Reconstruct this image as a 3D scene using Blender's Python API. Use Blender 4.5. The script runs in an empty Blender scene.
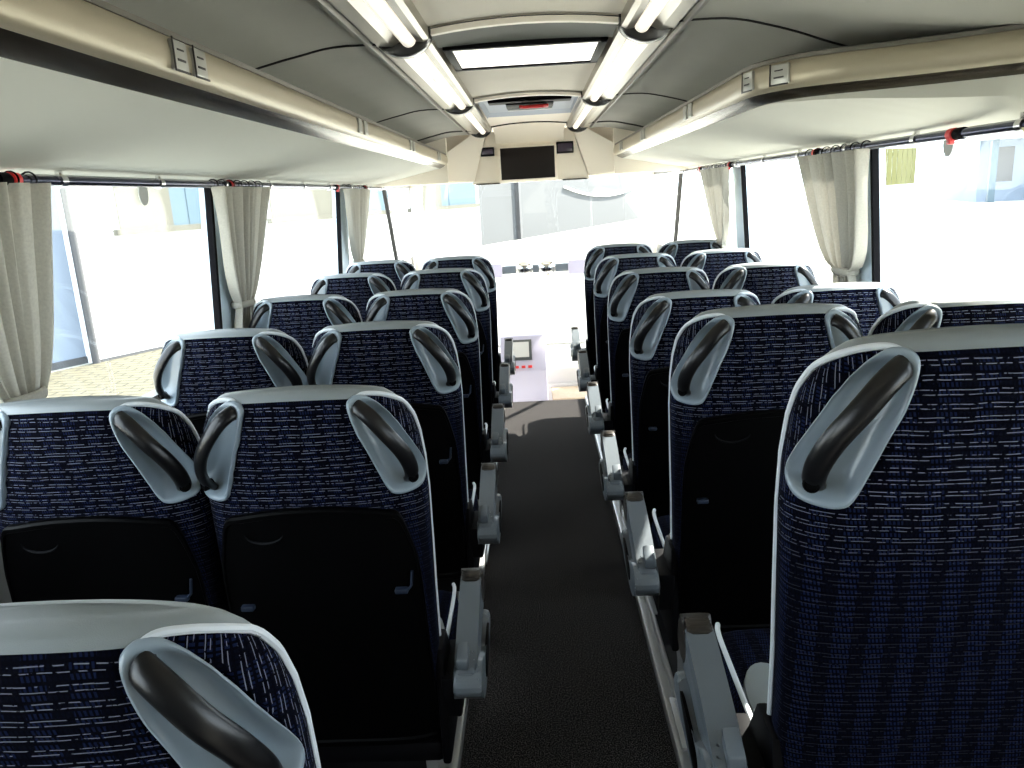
import bpy, bmesh, math, random
from mathutils import Vector, Matrix
random.seed(7)
S = bpy.context.scene
COL = S.collection
PI = math.pi

# ------------------------------------------------------------------ camera
F_PX = 769.0; ROLL = 0.047
d = Vector(((532 - 512) / F_PX, (384 - 192) / F_PX, -1.0)).normalized()
u0 = Vector((-math.sin(ROLL), math.cos(ROLL), 0))
u = (u0 - d * u0.dot(d)).normalized()
r = d.cross(u)
# rows of the rotation: world axes written in camera axes -> camera-to-world
R = Matrix((r, d, u))
cam = bpy.data.cameras.new('camera'); cam_o = bpy.data.objects.new('camera', cam)
COL.objects.link(cam_o); S.camera = cam_o
cam.sensor_fit = 'HORIZONTAL'; cam.sensor_width = 36.0
cam.lens = 36.0 * F_PX / 1024.0
cam.clip_start = 0.02; cam.clip_end = 600
cam_o.matrix_world = Matrix.Translation((0, 0, 1.6)) @ R.to_4x4()

# ------------------------------------------------------------------ world, sun, exposure
W = bpy.data.worlds.new('sky'); S.world = W; W.use_nodes = True
nt = W.node_tree; nt.nodes.clear()
out = nt.nodes.new('ShaderNodeOutputWorld'); bg = nt.nodes.new('ShaderNodeBackground')
bg.inputs[0].default_value = (0.80, 0.90, 1.0, 1); bg.inputs[1].default_value = 6.0
nt.links.new(bg.outputs[0], out.inputs[0])
sun = bpy.data.lights.new('sun', 'SUN'); sun.energy = 28.0; sun.angle = 0.01; sun.color = (1.0, 0.93, 0.82)
sun_o = bpy.data.objects.new('sun', sun); COL.objects.link(sun_o)
sun_o.rotation_euler = Vector((0.60, 0.50, 0.62)).to_track_quat('Z', 'Y').to_euler()
S.view_settings.view_transform = 'Standard'; S.view_settings.look = 'None'
S.view_settings.exposure = 0.4; S.view_settings.gamma = 1.0
S.view_settings.use_curve_mapping = False

# ------------------------------------------------------------------ materials
def mat(name, col, rough=0.6, metal=0.0, spec=0.5, emit=None, estr=0.0, noise=None, bump=None, coat=0.0, sheen=0.0):
    m = bpy.data.materials.new(name); m.use_nodes = True
    n = m.node_tree.nodes; l = m.node_tree.links; b = n['Principled BSDF']
    b.inputs['Base Color'].default_value = (*col, 1); b.inputs['Roughness'].default_value = rough
    b.inputs['Metallic'].default_value = metal; b.inputs['Specular IOR Level'].default_value = spec
    b.inputs['Coat Weight'].default_value = coat
    if emit: b.inputs['Emission Color'].default_value = (*emit, 1); b.inputs['Emission Strength'].default_value = estr
    if noise or bump:
        tc = n.new('ShaderNodeTexCoord')
    if noise:                                   # (scale, amount)
        t = n.new('ShaderNodeTexNoise'); t.inputs['Scale'].default_value = noise[0]; t.inputs['Detail'].default_value = 4
        l.new(tc.outputs['Object'], t.inputs['Vector'])
        mx = n.new('ShaderNodeMix'); mx.data_type = 'RGBA'
        a = noise[1]
        mx.inputs[6].default_value = (*[c * (1 - a) for c in col], 1); mx.inputs[7].default_value = (*[min(1, c * (1 + a)) for c in col], 1)
        l.new(t.outputs['Fac'], mx.inputs[0]); l.new(mx.outputs[2], b.inputs['Base Color'])
    if bump:                                    # (scale, strength)
        t2 = n.new('ShaderNodeTexNoise'); t2.inputs['Scale'].default_value = bump[0]; t2.inputs['Detail'].default_value = 3
        l.new(tc.outputs['Object'], t2.inputs['Vector'])
        bp = n.new('ShaderNodeBump'); bp.inputs['Strength'].default_value = bump[1]; bp.inputs['Distance'].default_value = 0.002
        l.new(t2.outputs['Fac'], bp.inputs['Height']); l.new(bp.outputs[0], b.inputs['Normal'])
    return m

def math_node(n, l, op, a, b=None, c=None):
    m = n.new('ShaderNodeMath'); m.operation = op
    for i, v in enumerate((a, b, c)):
        if v is None: continue
        if isinstance(v, (int, float)): m.inputs[i].default_value = v
        else: l.new(v, m.inputs[i])
    return m.outputs[0]

def fabric_material(name, rot=False):
    m = bpy.data.materials.new(name); m.use_nodes = True
    n = m.node_tree.nodes; l = m.node_tree.links; b = n['Principled BSDF']
    b.inputs['Roughness'].default_value = 0.9; b.inputs['Specular IOR Level'].default_value = 0.04
    uv = n.new('ShaderNodeUVMap'); sp = n.new('ShaderNodeSeparateXYZ'); l.new(uv.outputs[0], sp.inputs[0])
    U, V = sp.outputs[0], sp.outputs[1]
    if rot: U, V = V, U
    M = lambda op, a, b_=None, c=None: math_node(n, l, op, a, b_, c)
    # slow wobble of the woven rows
    nz = n.new('ShaderNodeTexNoise'); nz.inputs['Scale'].default_value = 14; l.new(uv.outputs[0], nz.inputs['Vector'])
    wob = M('MULTIPLY', M('SUBTRACT', nz.outputs['Fac'], 0.5), 0.006)
    Vw = M('ADD', V, wob)
    # columns of blocks
    col = M('FRACT', M('DIVIDE', U, 0.046))
    blk = M('LESS_THAN', M('ABSOLUTE', M('SUBTRACT', col, 0.5)), 0.27)
    # alternating rows shift the blocks
    rowi = M('FLOOR', M('DIVIDE', Vw, 0.0135))
    odd = M('MODULO', M('ABSOLUTE', rowi), 2.0)
    blk2 = M('ABSOLUTE', M('SUBTRACT', blk, M('MULTIPLY', odd, 0.0)))
    # bright threads in pairs
    fr = M('FRACT', M('DIVIDE', Vw, 0.0172))
    thin = M('LESS_THAN', M('ABSOLUTE', M('SUBTRACT', M('ABSOLUTE', M('SUBTRACT', fr, 0.5)), 0.16)), 0.030)
    n2 = n.new('ShaderNodeTexNoise'); n2.inputs['Scale'].default_value = 110; n2.inputs['Detail'].default_value = 3
    l.new(uv.outputs[0], n2.inputs['Vector'])
    brk = M('GREATER_THAN', n2.outputs['Fac'], 0.46)
    top = M('MAXIMUM', 0.0, M('MINIMUM', 1.0, M('DIVIDE', M('SUBTRACT', V, -0.33), 0.12)))      # V is height below the seat top: threads die out lower down
    line = M('MULTIPLY', M('MULTIPLY', thin, brk), M('ADD', 0.12, M('MULTIPLY', top, 0.88)))
    # blue dashes inside the blocks
    du = M('LESS_THAN', M('FRACT', M('ADD', M('DIVIDE', U, 0.0052), M('MULTIPLY', M('DIVIDE', Vw, 0.0135), 0.5))), 0.55)
    dv = M('LESS_THAN', M('FRACT', M('DIVIDE', Vw, 0.0090)), 0.62)
    dash = M('MULTIPLY', M('MULTIPLY', du, dv), M('ADD', 0.10, M('MULTIPLY', blk2, 0.90)))
    mx = n.new('ShaderNodeMix'); mx.data_type = 'RGBA'
    mx.inputs[6].default_value = (0.0008, 0.0010, 0.0036, 1); mx.inputs[7].default_value = (0.0055, 0.0095, 0.033, 1)
    l.new(dash, mx.inputs[0])
    mx2 = n.new('ShaderNodeMix'); mx2.data_type = 'RGBA'; mx2.inputs[7].default_value = (0.17, 0.18, 0.23, 1)
    l.new(mx.outputs[2], mx2.inputs[6]); l.new(line, mx2.inputs[0]); l.new(mx2.outputs[2], b.inputs['Base Color'])
    bp = n.new('ShaderNodeBump'); bp.inputs['Strength'].default_value = 0.5; bp.inputs['Distance'].default_value = 0.0008
    l.new(M('ADD', dash, line), bp.inputs['Height']); l.new(bp.outputs[0], b.inputs['Normal'])
    return m

def carpet_material():
    m = bpy.data.materials.new('carpet'); m.use_nodes = True
    n = m.node_tree.nodes; l = m.node_tree.links; b = n['Principled BSDF']
    b.inputs['Roughness'].default_value = 0.95; b.inputs['Specular IOR Level'].default_value = 0.03
    tc = n.new('ShaderNodeTexCoord'); t = n.new('ShaderNodeTexNoise'); t.inputs['Scale'].default_value = 260; t.inputs['Detail'].default_value = 2
    l.new(tc.outputs['Object'], t.inputs['Vector'])
    cr = n.new('ShaderNodeValToRGB'); cr.color_ramp.elements[0].position = 0.47; cr.color_ramp.elements[1].position = 0.68
    cr.color_ramp.elements[0].color = (0.004, 0.004, 0.005, 1); cr.color_ramp.elements[1].color = (0.11, 0.102, 0.10, 1)
    l.new(t.outputs['Fac'], cr.inputs[0]); l.new(cr.outputs[0], b.inputs['Base Color'])
    bp = n.new('ShaderNodeBump'); bp.inputs['Strength'].default_value = 0.8; bp.inputs['Distance'].default_value = 0.003
    l.new(t.outputs['Fac'], bp.inputs['Height']); l.new(bp.outputs[0], b.inputs['Normal'])
    return m

def glass_material(name, tint=(1, 1, 1), refl=0.06):
    m = bpy.data.materials.new(name); m.use_nodes = True
    n = m.node_tree.nodes; l = m.node_tree.links; n.clear()
    o = n.new('ShaderNodeOutputMaterial'); t = n.new('ShaderNodeBsdfTransparent'); g = n.new('ShaderNodeBsdfGlossy')
    t.inputs[0].default_value = (*tint, 1); g.inputs['Roughness'].default_value = 0.02
    mx = n.new('ShaderNodeMixShader'); mx.inputs[0].default_value = refl
    l.new(t.outputs[0], mx.inputs[1]); l.new(g.outputs[0], mx.inputs[2]); l.new(mx.outputs[0], o.inputs[0])
    return m

def paving_material():
    m = bpy.data.materials.new('paving'); m.use_nodes = True
    n = m.node_tree.nodes; l = m.node_tree.links; b = n['Principled BSDF']; b.inputs['Roughness'].default_value = 0.9
    tc = n.new('ShaderNodeTexCoord'); br = n.new('ShaderNodeTexBrick')
    br.inputs['Scale'].default_value = 1.0; br.inputs['Brick Width'].default_value = 0.5; br.inputs['Row Height'].default_value = 0.22
    br.inputs['Mortar Size'].default_value = 0.022
    br.inputs['Color1'].default_value = (0.078, 0.071, 0.043, 1); br.inputs['Color2'].default_value = (0.070, 0.064, 0.038, 1); br.inputs['Mortar'].default_value = (0.020, 0.018, 0.010, 1)
    l.new(tc.outputs['Object'], br.inputs['Vector']); l.new(br.outputs['Color'], b.inputs['Base Color'])
    return m

def curtain_material(name, col, trans=0.3):
    m = bpy.data.materials.new(name); m.use_nodes = True
    n = m.node_tree.nodes; l = m.node_tree.links; n.clear()
    o = n.new('ShaderNodeOutputMaterial'); dfs = n.new('ShaderNodeBsdfDiffuse'); tr = n.new('ShaderNodeBsdfTranslucent')
    tc = n.new('ShaderNodeTexCoord'); ck = n.new('ShaderNodeTexNoise'); ck.inputs['Scale'].default_value = 160
    l.new(tc.outputs['Object'], ck.inputs['Vector'])
    mc = n.new('ShaderNodeMix'); mc.data_type = 'RGBA'; mc.inputs[6].default_value = (*[c * 0.82 for c in col], 1); mc.inputs[7].default_value = (*[min(1, c * 1.12) for c in col], 1)
    l.new(ck.outputs['Fac'], mc.inputs[0]); l.new(mc.outputs[2], dfs.inputs[0]); l.new(mc.outputs[2], tr.inputs[0])
    mx = n.new('ShaderNodeMixShader'); mx.inputs[0].default_value = trans
    l.new(dfs.outputs[0], mx.inputs[1]); l.new(tr.outputs[0], mx.inputs[2]); l.new(mx.outputs[0], o.inputs[0])
    return m

MT = dict(
    fabric=fabric_material('woven_fabric'),
    fabric_side=fabric_material('woven_fabric_side', True),
    cap=mat('grey_leather', (0.215, 0.24, 0.25), 0.42, bump=(900, 0.25)),
    pod=mat('grey_plastic', (0.24, 0.295, 0.34), 0.32, coat=0.2),
    pipe=mat('pale_piping', (0.62, 0.66, 0.70), 0.45),
    grab=mat('black_grip', (0.004, 0.004, 0.005), 0.30, spec=0.4),
    shell=mat('black_plastic', (0.0006, 0.0006, 0.0008), 0.5, spec=0.06),
    dark=mat('dark_plastic', (0.002, 0.002, 0.003), 0.55, spec=0.1),
    arm=mat('armrest_grey', (0.10, 0.12, 0.14), 0.38, bump=(700, 0.15)),
    arm_dark=mat('armrest_charcoal', (0.05, 0.055, 0.055), 0.4),
    leg=mat('aluminium', (0.42, 0.43, 0.44), 0.38, metal=0.6),
    blue_tab=mat('blue_tab', (0.010, 0.017, 0.035), 0.4),
    carpet=carpet_material(),
    podium=mat('podium_lino', (0.008, 0.008, 0.010), 0.7, spec=0.2),
    wall=mat('wall_trim', (0.20, 0.20, 0.19), 0.6),
    pillar=mat('pillar_blue_grey', (0.60, 0.72, 0.82), 0.5),
    gasket=mat('black_rubber', (0.003, 0.003, 0.004), 0.8, spec=0.1),
    liner=mat('liner_felt', (0.40, 0.395, 0.35), 0.9, noise=(3.0, 0.10), bump=(500, 0.3)),
    ceil=mat('ceiling_felt', (0.78, 0.72, 0.63), 0.85, bump=(500, 0.3)),
    rack=mat('rack_underside', (0.58, 0.575, 0.51), 0.75, bump=(700, 0.2)),
    lip=mat('champagne_plastic', (0.42, 0.37, 0.27), 0.36, metal=0.35, bump=(1500, 0.05)),
    lipdark=mat('bronze_plastic', (0.045, 0.036, 0.025), 0.22, metal=0.5),
    seam=mat('seam_black', (0.012, 0.011, 0.010), 0.6),
    rail=mat('satin_rail', (0.36, 0.33, 0.28), 0.30, metal=0.7),
    railwarm=mat('rail_trim', (0.16, 0.15, 0.13), 0.35, metal=0.5),
    lamp=mat('sheen_tube', (0.9, 0.88, 0.82), 0.3, emit=(1.0, 0.90, 0.75), estr=0.55),  # not a lit lamp: glow stands in for reflection on the polished tube
    lit=mat('light_panel', (0.9, 0.9, 0.85), 0.4, emit=(1.0, 0.95, 0.86), estr=1.2),
    collar=mat('collar_black', (0.02, 0.018, 0.016), 0.25, coat=0.3),
    cream=mat('cream_plastic', (0.88, 0.80, 0.68), 0.45),
    screen=mat('dark_screen', (0.008, 0.005, 0.004), 0.5, spec=0.2),
    screen2=mat('display_glass', (0.05, 0.035, 0.06), 0.2),
    bluegrey=mat('hatch_blue_grey', (0.26, 0.30, 0.37), 0.5),
    tipdark=mat('armrest_tip_brown', (0.018, 0.014, 0.011), 0.4),
    hatchgrey=mat('hatch_surround_grey', (0.14, 0.145, 0.13), 0.6),
    red=mat('red_plastic', (0.60, 0.03, 0.03), 0.4),
    chrome=mat('chrome', (0.7, 0.7, 0.7), 0.12, metal=1.0),
    rod=mat('polished_dark_rod', (0.045, 0.05, 0.09), 0.15, metal=0.8),
    button=mat('satin_button', (0.40, 0.40, 0.37), 0.3, metal=0.4),
    glass=glass_material('window_glass', (0.97, 0.985, 0.98), 0.05),
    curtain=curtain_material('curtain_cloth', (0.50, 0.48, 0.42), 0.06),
    curtain_sunlit=curtain_material('curtain_cloth_sunlit', (0.60, 0.55, 0.33), 0.10),  # sunlight on the cloth put into a warmer colour
    dash=mat('dash_light', (0.55, 0.53, 0.50), 0.6),
    dash2=mat('dash_lilac', (0.45, 0.42, 0.52), 0.5),
    tan=mat('step_tan', (0.50, 0.38, 0.26), 0.7, noise=(40, 0.2)),
    ground=mat('pale_asphalt', (0.42, 0.41, 0.36), 0.95, noise=(0.6, 0.08)),
    paving=paving_material(),
    white=mat('white_render', (0.70, 0.71, 0.72), 0.8),
    bluewall=mat('pale_blue_render', (0.20, 0.24, 0.30), 0.8),
    greypost=mat('grey_downpipe', (0.055, 0.055, 0.058), 0.5),
    greywall=mat('grey_cladding', (0.042, 0.046, 0.050), 0.7, noise=(0.3, 0.12)),
    blind=mat('cream_blind', (0.075, 0.073, 0.056), 0.8),
    pane=mat('building_pane', (0.05, 0.085, 0.11), 0.3),
    yellow=mat('yellow_fence', (0.115, 0.11, 0.028), 0.7),
    green=mat('hedge_green', (0.05, 0.07, 0.03), 0.9),
    sticker=mat('grey_sticker', (0.45, 0.46, 0.44), 0.6),
)

# ------------------------------------------------------------------ helpers
def link_mesh(name, me, parent=None, loc=None, rot=None):
    o = bpy.data.objects.new(name, me); COL.objects.link(o)
    if parent: o.parent = parent
    if loc: o.location = loc
    if rot: o.rotation_euler = rot
    return o

def tag(o, label=None, cat=None, group=None, kind=None):
    if label: o['label'] = label
    if cat: o['category'] = cat
    if group: o['group'] = group
    if kind: o['kind'] = kind
    return o

def thing(name, label, cat, loc=(0, 0, 0), group=None, rz=0):
    o = bpy.data.objects.new(name, None); COL.objects.link(o); o.empty_display_size = 0.1
    o.location = loc; o.rotation_euler = (0, 0, rz)
    return tag(o, label, cat, group)

class MB:
    def __init__(s): s.bm = bmesh.new(); s.uv = None; s.mats = []
    def mi(s, m):
        if m is None: return 0
        if m not in s.mats: s.mats.append(m)
        return s.mats.index(m)
    def box(s, x0, x1, y0, y1, z0, z1, bev=0.0, m=None, seg=2):
        vs = [s.bm.verts.new(p) for p in ((x0, y0, z0), (x1, y0, z0), (x1, y1, z0), (x0, y1, z0), (x0, y0, z1), (x1, y0, z1), (x1, y1, z1), (x0, y1, z1))]
        fs = [s.bm.faces.new([vs[i] for i in f]) for f in ((0, 3, 2, 1), (4, 5, 6, 7), (0, 1, 5, 4), (1, 2, 6, 5), (2, 3, 7, 6), (3, 0, 4, 7))]
        k = s.mi(m)
        for f in fs: f.material_index = k
        if bev > 0:
            es = list({e for f in fs for e in f.edges})
            bmesh.ops.bevel(s.bm, geom=es, offset=bev, segments=seg, profile=0.5, affect='EDGES')
        return s
    def quad(s, pts, m=None):
        f = s.bm.faces.new([s.bm.verts.new(p) for p in pts]); f.material_index = s.mi(m); return s
    def prism(s, pts, vec, m=None, bev=0.0):
        """closed outline pts extruded along vec"""
        v = Vector(vec)
        a = [s.bm.verts.new(p) for p in pts]; b = [s.bm.verts.new(Vector(p) + v) for p in pts]
        n = len(pts); fs = [s.bm.faces.new(a), s.bm.faces.new(b[::-1])]
        for i in range(n): fs.append(s.bm.faces.new((a[i], b[i], b[(i + 1) % n], a[(i + 1) % n])))
        k = s.mi(m)
        for f in fs: f.material_index = k
        if bev > 0:
            es = list({e for f in fs for e in f.edges})
            bmesh.ops.bevel(s.bm, geom=es, offset=bev, segments=2, profile=0.5, affect='EDGES')
        bmesh.ops.recalc_face_normals(s.bm, faces=list(s.bm.faces))
        return s
    def tube(s, pts, rad, n=10, m=None, flat=1.0, caps=True, closed=False, upv=(0, 0, 1)):
        pts = [Vector(p) for p in pts]; N = len(pts)
        rads = rad if isinstance(rad, (list, tuple)) else [rad] * N
        rings = []; k = s.mi(m); up = Vector(upv)
        for i, p in enumerate(pts):
            a = pts[(i - 1) % N] if (closed or i > 0) else pts[i]; b = pts[(i + 1) % N] if (closed or i < N - 1) else pts[i]
            t = (b - a).normalized()
            e1 = up - t * up.dot(t)
            if e1.length < 1e-3: e1 = Vector((1, 0, 0)) - t * t.x
            e1.normalize(); e2 = t.cross(e1)
            rings.append([s.bm.verts.new(p + (e1 * math.cos(q) * flat + e2 * math.sin(q)) * rads[i]) for q in [2 * PI * j / n for j in range(n)]])
        M_ = N if closed else N - 1
        for i in range(M_):
            A, B = rings[i], rings[(i + 1) % N]
            for j in range(n):
                f = s.bm.faces.new((A[j], A[(j + 1) % n], B[(j + 1) % n], B[j])); f.material_index = k
        if caps and not closed:
            for rg in (rings[0][::-1], rings[-1]):
                f = s.bm.faces.new(rg); f.material_index = k
        return s
    def grid(s, rows, m=None, closed=False, uvs=None):
        k = s.mi(m)
        V = [[s.bm.verts.new(p) for p in row] for row in rows]
        if uvs and s.uv is None: s.uv = s.bm.loops.layers.uv.new('UVMap')
        nr, nc = len(V), len(V[0])
        for i in range(nr - 1):
            for j in range(nc if closed else nc - 1):
                jj = (j + 1) % nc
                try: f = s.bm.faces.new((V[i][j], V[i][jj], V[i + 1][jj], V[i + 1][j]))
                except ValueError: continue
                f.material_index = k
                if uvs:
                    for lp, (a, b) in zip(f.loops, ((i, j), (i, j + 1), (i + 1, j + 1), (i + 1, j))):
                        lp[s.uv].uv = uvs[a][b]
        return V
    def lathe(s, prof, center, axis='Z', n=24, m=None):
        k = s.mi(m); c = Vector(center); rings = []
        for (rr, h) in prof:
            ring = []
            for j in range(n):
                q = 2 * PI * j / n; a, b = rr * math.cos(q), rr * math.sin(q)
                ring.append(s.bm.verts.new(c + {'Z': Vector((a, b, h)), 'Y': Vector((a, h, b)), 'X': Vector((h, a, b))}[axis]))
            rings.append(ring)
        for i in range(len(rings) - 1):
            for j in range(n):
                f = s.bm.faces.new((rings[i][j], rings[i][(j + 1) % n], rings[i + 1][(j + 1) % n], rings[i + 1][j])); f.material_index = k
        for rg in (rings[0][::-1], rings[-1]):
            try: s.bm.faces.new(rg).material_index = k
            except ValueError: pass
        return s
    def mesh(s, name, m=None, smooth=True, angle=40):
        me = bpy.data.meshes.new(name)
        bmesh.ops.remove_doubles(s.bm, verts=list(s.bm.verts), dist=1e-6)
        bmesh.ops.recalc_face_normals(s.bm, faces=list(s.bm.faces))
        s.bm.to_mesh(me); s.bm.free()
        for mm in (s.mats or ([MT[m]] if m else [])): me.materials.append(MT[mm] if isinstance(mm, str) else mm)
        if smooth and me.polygons:
            me.shade_smooth(); me.set_sharp_from_angle(angle=math.radians(angle))
        return me
    def build(s, name, m=None, parent=None, loc=None, rot=None, smooth=True, angle=40):
        return link_mesh(name, s.mesh(name, m, smooth, angle), parent, loc, rot)

def lerp(x, xs, ys):
    if x <= xs[0]: return ys[0]
    for i in range(1, len(xs)):
        if x <= xs[i]:
            t = (x - xs[i - 1]) / (xs[i] - xs[i - 1]); return ys[i - 1] + t * (ys[i] - ys[i - 1])
    return ys[-1]
def catmull(pts, per=6, closed=False):
    P = [Vector(p) for p in pts]; n = len(P); res = []
    for i in range(n if closed else n - 1):
        p0 = P[(i - 1) % n] if closed or i > 0 else P[0]; p1 = P[i]; p2 = P[(i + 1) % n]; p3 = P[(i + 2) % n] if closed or i < n - 2 else P[-1]
        for k in range(per):
            t = k / per
            res.append(0.5 * ((2 * p1) + (p2 - p0) * t + (2 * p0 - 5 * p1 + 4 * p2 - p3) * t * t + (3 * p1 - p0 - 3 * p2 + p3) * t ** 3))
    if not closed: res.append(P[-1])
    return res

def structure(o): o['kind'] = 'structure'; return o

# ------------------------------------------------------------------ the seat
TOPZ = 1.235
ZR = [-0.90, -0.60, -0.40, -0.24, -0.17, -0.11, -0.07, -0.045, -0.028, -0.014, -0.005, 0.0]
HW = [0.212, 0.226, 0.232, 0.236, 0.234, 0.228, 0.218, 0.206, 0.194, 0.180, 0.168, 0.155]
RR = [0, 0, 0, 0, 0, 0.001, 0.004, 0.009, 0.015, 0.024, 0.034, 0.050]      # how far the section pulls in front and back near the top
def sec(zr):
    hw = lerp(zr, ZR, HW); rr = lerp(zr, ZR, RR)
    nexp = lerp(zr, [-0.5, -0.26, -0.1], [4.0, 2.7, 2.3])
    T = 0.135 - 2 * rr
    D = min(lerp(zr, [-0.5, -0.27, -0.15], [0.05, 0.085, 0.098]), T * 0.72)
    yb = -0.155 * zr + rr + (0.02 if zr < -0.6 else 0) * (-(zr + 0.6)) * 2
    return hw, nexp, D, yb, T
def surf(th, zr):
    """seat back surface; th 0 = rear centre, +-pi/2 = side, +-pi = front centre"""
    hw, ne, D, yb, T = sec(zr)
    sg = 1 if th >= 0 else -1; a = abs(th)
    if a <= PI / 2:
        x = hw * max(0, math.sin(a)) ** (2 / ne); y = yb + D * (1 - max(0, math.cos(a)) ** (2 / ne))
    else:
        b = PI - a; x = hw * max(0, math.sin(b)) ** (2 / 3.0); y = yb + T - (T - D) * (1 - max(0, math.cos(b)) ** (2 / 3.0))
    topw = max(0, 1 + zr / 0.08)
    return Vector((sg * x, y, TOPZ + zr - 0.30 * x * x * topw + 0.006 * topw))
def nrm(th, zr):
    e = 0.02; a = max(-PI + 1e-3, min(PI - 1e-3, th))
    z0, z1 = zr - 0.004, min(0, zr + 0.004)
    du_ = surf(a + e, zr) - surf(a - e, zr); dv_ = surf(a, z1) - surf(a, z0)
    nn = du_.cross(dv_)
    if nn.length < 1e-12: return Vector((0, -1, 0))
    nn.normalize()
    if nn.y > 0 and abs(a) < PI / 2 - 0.1: nn = -nn
    return nn
def S_(th, zr, off=0.0): return surf(th, zr) + nrm(th, zr) * off
def x2th(x, zr):
    hw, ne = sec(zr)[:2]
    return math.copysign(math.asin(min(0.9999, abs(x) / hw) ** (ne / 2)), x)

def inside_scale(th, zr, poly):
    """radial scale of a point relative to a star shaped outline (1 on the outline)"""
    cx = sum(p[0] for p in poly) / len(poly); cz = sum(p[1] for p in poly) / len(poly)
    dx, dz = th - cx, (zr - cz)
    n = len(poly); best = 9
    for i in range(n):
        ax, az = poly[i][0] - cx, poly[i][1] - cz; bx, bz = poly[(i + 1) % n][0] - cx, poly[(i + 1) % n][1] - cz
        den = ax * bz - az * bx
        if abs(den) < 1e-12: continue
        s = (dx * bz - dz * bx) / den; t = (ax * dz - az * dx) / den
        if s >= -1e-6 and t >= -1e-6 and s + t > 0: best = min(best, s + t)
    return best

POD_XZ = [(0.104, -0.030), (0.110, -0.014), (0.128, -0.009), (0.149, -0.017), (0.172, -0.037), (0.192, -0.066), (0.211, -0.107), (0.2265, -0.152),
          (0.2315, -0.185), (0.225, -0.210), (0.203, -0.219), (0.180, -0.219), (0.166, -0.208), (0.152, -0.172), (0.132, -0.115), (0.115, -0.070)]
POD_TH = catmull([(x2th(x, z), z, 0) for x, z in POD_XZ], 4, True)
POD = [(p.x, p.y) for p in POD_TH]
GRAB_XZ = [(0.118, -0.026, -0.008), (0.124, -0.030, 0.010), (0.142, -0.046, 0.022), (0.166, -0.078, 0.030), (0.187, -0.115, 0.030), (0.200, -0.150, 0.024), (0.207, -0.178, 0.012), (0.209, -0.196, -0.006)]
SHELL_XZ = [(-0.15, -0.282), (0, -0.265), (0.15, -0.282), (0.176, -0.290), (0.188, -0.315), (0.200, -0.37), (0.208, -0.43), (0.210, -0.60), (0.204, -0.86), (0.19, -0.885),
            (0, -0.89), (-0.19, -0.885), (-0.204, -0.86), (-0.210, -0.60), (-0.208, -0.43), (-0.200, -0.37), (-0.188, -0.315), (-0.176, -0.290)]

SHELL_XZ = [(x, z + 0.030) if z > -0.5 else (x, z) for x, z in SHELL_XZ]
NTH_R = 26
def th_list():
    q = [i / NTH_R * PI / 2 for i in range(NTH_R + 1)]
    q += [PI / 2 + (i + 1) / 10 * PI / 2 for i in range(10)]
    return [-t for t in q[:0:-1]] + q
THS = th_list()[1:]           # drop the duplicate at -pi
ZS = [-0.90, -0.86, -0.80, -0.72, -0.64, -0.56, -0.48, -0.42, -0.36, -0.32, -0.29] + [-0.27 + 0.0104 * i for i in range(22)] + [-0.045, -0.036, -0.028, -0.022, -0.018, -0.014, -0.011, -0.008, -0.005, -0.0025, 0.0]
ZCAP = -0.014; THCAP = [t for t in THS if t > 0.70][0]
_arc = {}
def arc(th, zr):
    k = round(zr, 5)
    if k not in _arc:
        acc = [0.0]; prev = surf(0, zr)
        for i in range(1, 61):
            c = surf(i / 60 * PI, zr); acc.append(acc[-1] + (c - prev).length); prev = c
        _arc[k] = acc
    a = abs(th) / PI * 60; i = min(59, int(a)); v = _arc[k][i] + (_arc[k][i + 1] - _arc[k][i]) * (a - i)
    return math.copysign(v, th)

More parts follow.
